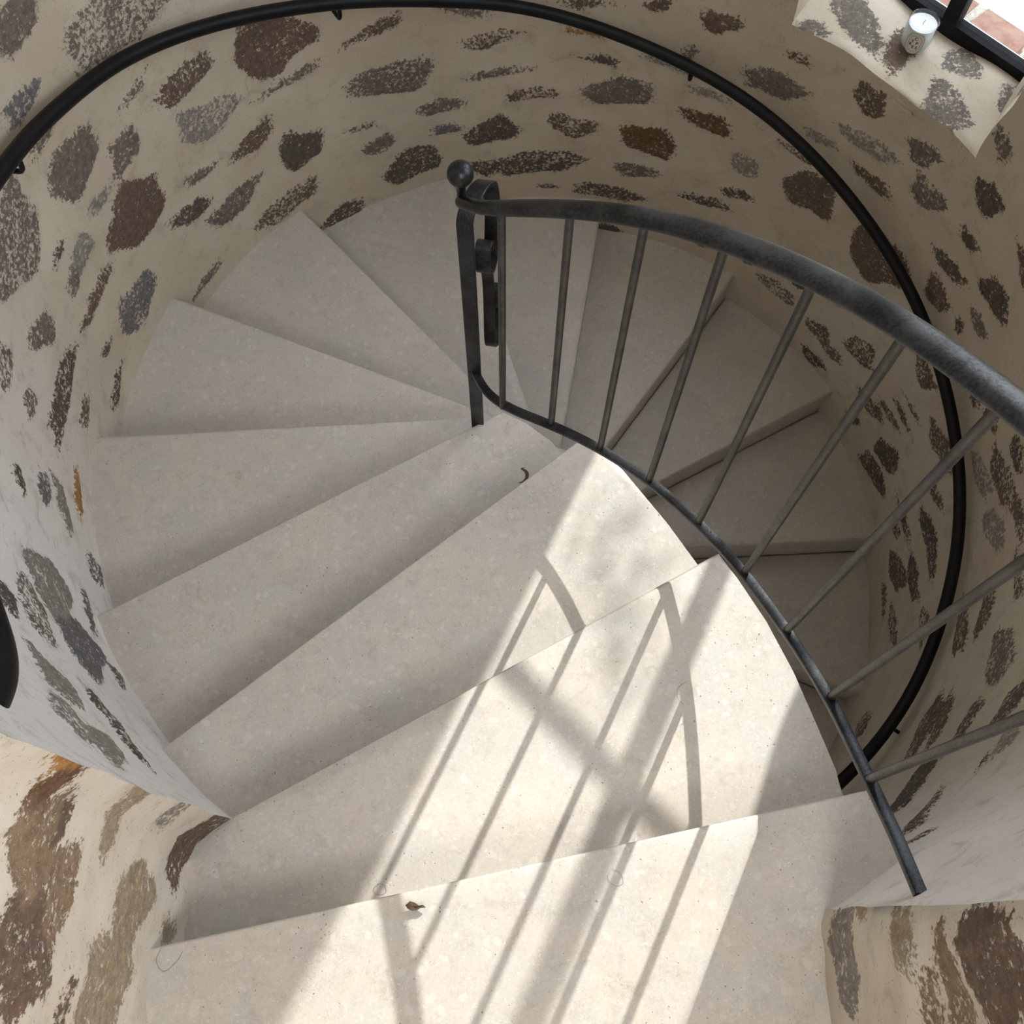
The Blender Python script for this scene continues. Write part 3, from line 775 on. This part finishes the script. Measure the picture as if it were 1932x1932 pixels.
# newel: one flat strap that rises, loops over and comes down behind in scrolls
bm = bmesh.new()
face = Vector((.99, -.12, 0)).normalized()      # width of the strap runs across the view
back = Vector((.12, .99, 0)).normalized()
def NP(b, z, s=0.0): return V(-.236, -.128, 0) + back*b + face*s + Vector((0, 0, z))
strap = [NP(.0, .52), NP(0, .70), NP(-.006, 1.0), NP(-.014, 1.35), NP(-.018, 1.53), NP(-.012, 1.578), NP(.012, 1.606, .010), NP(.045, 1.608, .022), NP(.078, 1.578, .032), NP(.092, 1.51, .036), NP(.094, 1.44, .036), NP(.085, 1.37, .034), NP(.062, 1.33, .03), NP(.035, 1.35, .026), NP(.026, 1.39, .024), NP(.040, 1.425, .024), NP(.062, 1.415, .025), NP(.064, 1.39, .025)]
strap = catmull(strap, 7)
post = link('newel_post', (lambda b: (sweep(b, strap, rrect(.033, .009, .0015, 1), side0=face), b)[1])(bmesh.new()), M_IRON, rail)
auto_smooth(post, 40)
bm = bmesh.new()
ball = V(-.241, -.146, 1.712)
prof = [(0, -.072), (.0085, -.072), (.0085, -.030)] + [(.0245*math.sin(a), -.0245*math.cos(a)) for a in [PI*i/18 for i in range(3, 18)]] + [(0, .0245)]
lathe(bm, ball, prof, 32)
link('ball_finial', bm, M_IRON, post)
bm = bmesh.new()
sc = [NP(.030, 1.36, .030), NP(.045, 1.33, .030), NP(.052, 1.26, .031), NP(.044, 1.17, .032), NP(.03, 1.10, .034), NP(.032, 1.06, .036), NP(.056, 1.035, .040), NP(.088, 1.06, .046), NP(.100, 1.13, .049), NP(.096, 1.20, .050), NP(.080, 1.24, .050), NP(.063, 1.22, .050), NP(.060, 1.185, .049), NP(.074, 1.17, .049)]
sweep(bm, catmull(sc, 7), rrect(.026, .008, .0015, 1), side0=face)
auto_smooth(link('scroll', bm, M_IRON, post), 40)

# ------------------------------------------------------------------ handrail on the wall
HR = [(171.2, 1.269), (163.9, 1.271), (154.3, 1.281), (146.5, 1.272), (139.5, 1.256), (132.4, 1.240), (125.2, 1.228), (116.3, 1.224), (102.6, 1.232), (95, 1.241), (87.3, 1.244),
      (79.3, 1.246), (71.0, 1.255), (62.5, 1.266), (53, 1.272), (41.8, 1.274), (29.4, 1.284), (17.8, 1.290), (6.4, 1.300), (-4.5, 1.313), (-15.2, 1.322), (-26.3, 1.328), (-35.6, 1.330), (-46, 1.325), (-58, 1.32), (-70, 1.32)]
def hz(t): return 1.36 + .0070*(t-171)
pts = [V(-.815, -1.158, 1.850), V(-.820, -1.117, 1.821), V(-.838, -1.071, 1.776), V(-.875, -1.015, 1.735), V(-.906, -.966, 1.722), V(-.924, -.935, 1.718), V(-.943, -.909, 1.715)]
for t, r in [(216, 1.300), (205, 1.285), (194, 1.275), (183, 1.27)] + HR:
    a = math.radians(t); pts.append(V(r*math.cos(a), r*math.sin(a), hz(t)))
wr = thing('wall_handrail', V(-1.25, .2, 1.3), 'black round handrail spiralling down along the stone wall on rod brackets', 'handrail')
bm = bmesh.new(); sweep(bm, relax(catmull(pts, 5), 8), circ(.0195, 18))
link('rail', bm, M_BLACK, wr)
def hr_r(t):
    for (t0, r0), (t1, r1) in zip(HR, HR[1:]):
        if t1 <= t <= t0: return r0 + (r1-r0)*(t-t0)/(t1-t0)
    return 1.27
for t in (171.4, 122.3, 70.6, 20.5, -35.2):
    a = math.radians(t); c, s = math.cos(a), math.sin(a); r = hr_r(t); z = hz(t)
    rod = [V(r*c, r*s, z-.010), V((r+.004)*c, (r+.004)*s, z-.045), V((r+.012)*c, (r+.012)*s, z-.062), V((r+.028)*c, (r+.028)*s, z-.068), V((wall_r(t)+.012)*c, (wall_r(t)+.012)*s, z-.066)]
    bm = bmesh.new(); sweep(bm, catmull(rod, 5), circ(.0065, 10), side0=Vector((-s, c, 0)))
    link('bracket', bm, M_BLACK, wr)

# ------------------------------------------------------------------ window, bricks and terrace outside
def WP(s, d, z): return V(N_WIN.x*d + E_WIN.x*s, N_WIN.y*d + E_WIN.y*s, z)
win = bpy.data.objects.new('window_1', None); COL.objects.link(win); win.matrix_world = Matrix.Translation(WP(.05, 1.62, SILL)); win['kind'] = 'structure'
win['label'] = 'tall black steel window above the stone ledge'
S0, S1 = -.325, .445
def wbar(name, s0, s1, d0, d1, z0, z1, mat=None, par=None):
    bm = bmesh.new()
    add_box(bm, WP((s0+s1)/2, (d0+d1)/2, (z0+z1)/2), E_WIN*((s1-s0)/2), N_WIN*((d1-d0)/2), Vector((0, 0, (z1-z0)/2)))
    bmesh.ops.bevel(bm, geom=list(bm.edges), offset=.0025, segments=1, affect='EDGES')
    return link(name, bm, mat or M_FRAME, par or win, False)
bm = bmesh.new()
for s0, s1, z0, z1 in ((S0, S1, SILL-.01, SILL+.038), (S0, S1, 3.76, 3.82), (S0-.02, S0+.028, SILL-.01, 3.82), (S1-.028, S1+.02, SILL-.01, 3.82)):
    add_box(bm, WP((s0+s1)/2, 1.627, (z0+z1)/2), E_WIN*((s1-s0)/2), N_WIN*.022, Vector((0, 0, (z1-z0)/2)))
link('window_frame', bm, M_FRAME, win, False)
MU = .008
wbar('mullion', MU-.024, MU+.024, 1.604, 1.650, SILL+.036, 3.77)
for z in (1.78, 2.69):
    wbar('glazing_bar', S0+.026, S1-.026, 1.610, 1.644, z-.013, z+.013)
for s0, s1 in ((S0+.028, MU-.024), (MU+.024, S1-.028)):
    bm = bmesh.new()
    for z0, z1 in ((SILL+.038, 1.767), (1.793, 2.677), (2.703, 3.76)):
        add_box(bm, WP((s0+s1)/2, 1.627, (z0+z1)/2), E_WIN*((s1-s0)/2), N_WIN*.002, Vector((0, 0, (z1-z0)/2)))
    link('glass_pane', bm, M_PANE, win, False)
wbar('weather_strip', S0, S1, 1.651, 1.664, SILL+.004, SILL+.030, M_WHITE)

# brick sill outside
def mat_brick():
    mt, N, L, P = new_mat('terracotta_brick'); g = G(N, L); co = g.coord()
    n1 = g.noise(co, 16, 6, .65); n2 = g.noise(co, 70, 5, .7)
    c = g.mix(g.ramp(n1, .38, .62), (.22, .105, .070), (.28, .165, .12))
    c = g.mix(g.ramp(n2, .55, .72, 0, .6), c, (.27, .22, .16))
    L.new(c, P.inputs['Base Color']); P.inputs['Roughness'].default_value = .85
    L.new(g.bump(n2, .4, .004), P.inputs['Normal'])
    return mt
M_BRICK = mat_brick()
M_MORTAR = mat_plain('sandy_mortar', (.36, .33, .26), .95, 0, .2, 120)
sill_out = bpy.data.objects.new('trim_6', None); COL.objects.link(sill_out); sill_out.matrix_world = Matrix.Translation(WP(.05, 1.74, .79)); sill_out['kind'] = 'structure'
sill_out['label'] = 'outer window sill of terracotta bricks with sandy joints'
for i in range(-4, 5):
    bm = bmesh.new()
    s = i*.2 + .1 - .002
    add_box(bm, WP(s, 1.745, .815), E_WIN*.0925, N_WIN*.076 + Vector((0, 0, -.006)), Vector((0, 0, .025)))
    bmesh.ops.bevel(bm, geom=list(bm.edges), offset=.008, segments=2, affect='EDGES')
    for v in bm.verts: v.co += Vector((noise.noise(v.co*30), noise.noise(v.co*30+Vector((3, 0, 0))), noise.noise(v.co*30+Vector((0, 3, 0)))))*.004
    link('brick', bm, M_BRICK, sill_out, False)
bm = bmesh.new(); add_box(bm, WP(0, 1.738, .805), E_WIN*.9, N_WIN*.074, Vector((0, 0, .027))); link('mortar', bm, M_MORTAR, sill_out, False)
# terrace
def mat_pave():
    mt, N, L, P = new_mat('pale_paving'); g = G(N, L); co = g.coord()
    b = N.new('ShaderNodeTexBrick'); L.new(co, b.inputs['Vector']); b.inputs['Scale'].default_value = 1.6
    b.inputs['Color1'].default_value = (.70, .68, .66, 1); b.inputs['Color2'].default_value = (.66, .65, .64, 1); b.inputs['Mortar'].default_value = (.45, .44, .43, 1)
    b.inputs['Mortar Size'].default_value = .008
    L.new(b.outputs['Color'], P.inputs['Base Color']); P.inputs['Roughness'].default_value = .8
    return mt
bm = bmesh.new()
add_box(bm, WP(0, 1.83 + 5, .45), E_WIN*7, N_WIN*5, Vector((0, 0, .05)))
link('floor_terrace', bm, mat_pave(), None, False, 'structure')

# ------------------------------------------------------------------ candle on the ledge
cx, cy, cz = 1.037, 1.070, SILL + .008
cd = thing('candle', V(cx, cy, cz), 'white scented candle in a clear glass with an oval printed label, on the window ledge', 'candle')
CR, CH = .045, .092
bm = bmesh.new()
lathe(bm, V(cx, cy, cz), [(0, 0), (CR-.006, 0), (CR-.001, .004), (CR, .012), (CR, CH), (CR-.001, CH+.0015), (CR-.003, CH), (CR-.003, .013), (0, .011)], 48)
auto_smooth(link('glass_jar', bm, M_JAR, cd), 50)
bm = bmesh.new()
lathe(bm, V(cx, cy, cz), [(0, .0125), (CR-.0038, .0125), (CR-.0038, CH-.012), (CR-.006, CH-.0135), (0, CH-.0145)], 48)
wax = link('wax', bm, M_WAX, cd)
bm = bmesh.new()
sweep(bm, catmull([V(cx, cy, cz+CH-.016), V(cx+.0005, cy, cz+CH-.008), V(cx+.003, cy+.001, cz+CH-.001)], 4), circ(.0011, 8), side0=Vector((0, 1, 0)))
link('wick', bm, M_WICK, wax)
# label wrapped on the glass; a = angle round the jar, b = height
LA = math.radians(246)
def LP(a, b, lift=.0006):
    t = LA + a/CR; return V(cx + (CR+lift)*math.cos(t), cy + (CR+lift)*math.sin(t), cz + .044 + b)
def superel(w, h, n=48, e=2.6):
    return [(math.copysign(abs(math.cos(2*PI*i/n))**(2/e), math.cos(2*PI*i/n))*w, math.copysign(abs(math.sin(2*PI*i/n))**(2/e), math.sin(2*PI*i/n))*h) for i in range(n)]
bm = bmesh.new()
prev = None
for s in [k/6 for k in range(1, 7)]:
    ring = [bm.verts.new(LP(a*s, b*s)) for a, b in superel(.0265, .036)]
    if prev is None: bm.faces.new(ring)
    else:
        for i in range(48): bm.faces.new((prev[i], prev[(i+1) % 48], ring[(i+1) % 48], ring[i]))
    prev = ring
lab = link('label', bm, M_PAPER, cd, False)
bm = bmesh.new()
for w, h, tk in ((.0260, .0354, .0007), (.0235, .0325, .0004), (.0185, .0265, .0009)):
    o1, o2 = superel(w, h), superel(w-tk, h-tk)
    r1 = [bm.verts.new(LP(a, b, .0010)) for a, b in o1]; r2 = [bm.verts.new(LP(a, b, .0010)) for a, b in o2]
    for i in range(48): bm.faces.new((r1[i], r1[(i+1) % 48], r2[(i+1) % 48], r2[i]))
link('label_border', bm, M_INK, lab)
def letter(ch, a0, b0, size, rot=0.0):
    cu = bpy.data.curves.new('letter', 'FONT'); cu.body = ch; cu.size = size; cu.align_x = 'CENTER'; cu.align_y = 'CENTER'; cu.resolution_u = 3; cu.offset = size*.03
    ob = bpy.data.objects.new('letter', cu); COL.objects.link(ob)
    dg = bpy.context.evaluated_depsgraph_get(); me = bpy.data.meshes.new_from_object(ob.evaluated_get(dg))
    bpy.data.objects.remove(ob)
    bm = bmesh.new(); bm.from_mesh(me); bpy.data.meshes.remove(me)
    cr, sr = math.cos(rot), math.sin(rot)
    for v in bm.verts:
        x, y = v.co.x, v.co.y
        v.co = LP(a0 + x*cr - y*sr, b0 + x*sr + y*cr, .0011)
    link('letter', bm, M_INK, lab, False)
for ch, a, b, r in (('C', .000, .0165, 0), ('Y', -.0075, .0065, .1), ('P', .0065, .0025, -.1), ('R', -.0105, -.0045, .05), ('E', -.001, -.0120, 0), ('S', .0090, -.0125, 0)):
    letter(ch, a, b, .0135, r)

# ------------------------------------------------------------------ small things on the steps
bm = bmesh.new()
lp = [(-.018, -.001), (-.010, .006), (-.002, .004), (.006, -.001), (.014, .000), (.019, -.004), (.010, -.005), (.003, -.009), (-.006, -.010), (-.013, -.007)]
c0 = V(-.300, -.354-1.0, 7*RISE + .002)
up_ = [bm.verts.new(c0 + Vector((x, y, .003 + .006*abs(math.sin(x*140)) + .0025*i % .003))) for i, (x, y) in enumerate(lp)]
mid = bm.verts.new(c0 + Vector((0, -.002, .0005)))
for i in range(len(lp)): bm.faces.new((up_[i], up_[(i+1) % len(lp)], mid))
r = bmesh.ops.solidify(bm, geom=list(bm.faces), thickness=.0006)
tag(link('dry_leaf', bm, M_LEAFDRY), 'small curled brown dry leaf lying near the front edge of the doorway step', 'leaf')
FIB = [([(-.742, -1.43), (-.748, -1.452), (-.732, -1.468), (-.712, -1.452), (-.704, -1.436)], 7, 'dark loose fibre curled in a hook at the left end of the doorway step'),
       ([(.050, -1.288), (.066, -1.297), (.070, -1.312), (.056, -1.317), (.044, -1.308), (.042, -1.298)], 7, 'thin fibre curled into a ring on the doorway step, inside the shadow of a baluster'),
       ([(-.385, -1.312), (-.398, -1.322), (-.392, -1.334), (-.374, -1.330), (-.378, -1.316), (-.392, -1.314)], 6, 'tiny ring-shaped fibre on the step below the doorway, close to its rear edge'),
       ([(.232, -.905), (.215, -.918), (.213, -.940), (.226, -.955)], 6, 'thin hair arc on the step below the doorway, beside the bottom rail shadow')]
for path, h, lab_ in FIB:
    bm = bmesh.new()
    zz = h*RISE + .0012
    sweep(bm, catmull([V(x, y, zz) for x, y in path], 6), circ(.0003, 6))
    tag(link('fibre', bm, M_FIBRE), lab_, 'fibre', 'loose fibres on the steps')

# ------------------------------------------------------------------ an unseen hedge added for shading the ledge and the bricks
rt = random.Random(5)
hedge = thing('shade_hedge', WP(0, 3.3, .5), 'added unseen hedge outside the window, shading the ledge and bricks', 'hedge')
bm = bmesh.new(); add_box(bm, WP(.2, 3.35, 1.4), E_WIN*1.7, N_WIN*.20, Vector((0, 0, .9)))  # solid core of the added hedge, blocks low sun
link('shade_core', bm, M_BARK, hedge, False)
bm = bmesh.new()
for _ in range(7000):
    c = WP(rt.uniform(-1.7, 2.0), rt.uniform(3.0, 3.7), rt.uniform(.5, 2.36 + .10*rt.random()))
    a = Vector((rt.gauss(0, 1), rt.gauss(0, 1), rt.gauss(0, 1))).normalized(); b = a.orthogonal().normalized(); n_ = a.cross(b)*.006
    L_ = rt.uniform(.03, .06); W_ = L_*.45
    bm.faces.new([bm.verts.new(c + d) for d in (-a*L_, b*W_ + n_, a*L_, -b*W_ + n_)])
fo = link('foliage', bm, M_FOLIAGE, hedge, False); fo['kind'] = 'stuff'

# ------------------------------------------------------------------ a tree out on the terrace that dapples the sunlight
rt = random.Random(11)
tc = V(.10, -.50, .875) + sd*5.2
tree = thing('terrace_tree', Vector((tc.x + .5, tc.y + .3, V(0, 0, .5).z)), 'leafy tree on the terrace outside the window, only its dappled shade seen', 'tree')
bm = bmesh.new()
base = Vector((tc.x + .5, tc.y + .3, V(0, 0, .5).z))
sweep(bm, catmull([base, base + Vector((.03, .02, 1.4)), Vector((tc.x+.45, tc.y+.25, tc.z-1.0)), Vector((tc.x+.4, tc.y+.25, tc.z))], 4), circ(.07, 10), side0=Vector((1, 0, 0)), scale=lambda t: (1-.6*t, 1-.6*t))
link('trunk', bm, M_BARK, tree)
TREE_CLUMPS = [(.0, .0, .10), (.14, .09, .10), (.05, -.12, .07), (.17, -.06, .06), (.12, .30, .12)]
bm = bmesh.new()
sx = sd.cross(Vector((0, 0, 1))).normalized(); sy = sx.cross(sd).normalized()
for ox, oy, R in TREE_CLUMPS:
    for _ in range(int(260*R*R/.09)):
        q = Vector((rt.gauss(0, 1), rt.gauss(0, 1), rt.gauss(0, 1))).normalized()*R*rt.random()**.4
        c = tc + sx*ox + sy*oy + q
        a = Vector((rt.gauss(0, 1), rt.gauss(0, 1), rt.gauss(0, 1))).normalized(); b = a.orthogonal().normalized()
        L_ = rt.uniform(.03, .05); W_ = L_*.4; n_ = a.cross(b)*.004
        vs = [bm.verts.new(c + d) for d in (-a*L_, b*W_ + n_, a*L_, -b*W_ + n_)]
        bm.faces.new(vs)
fo = link('foliage', bm, M_FOLIAGE, tree, False); fo['kind'] = 'stuff'
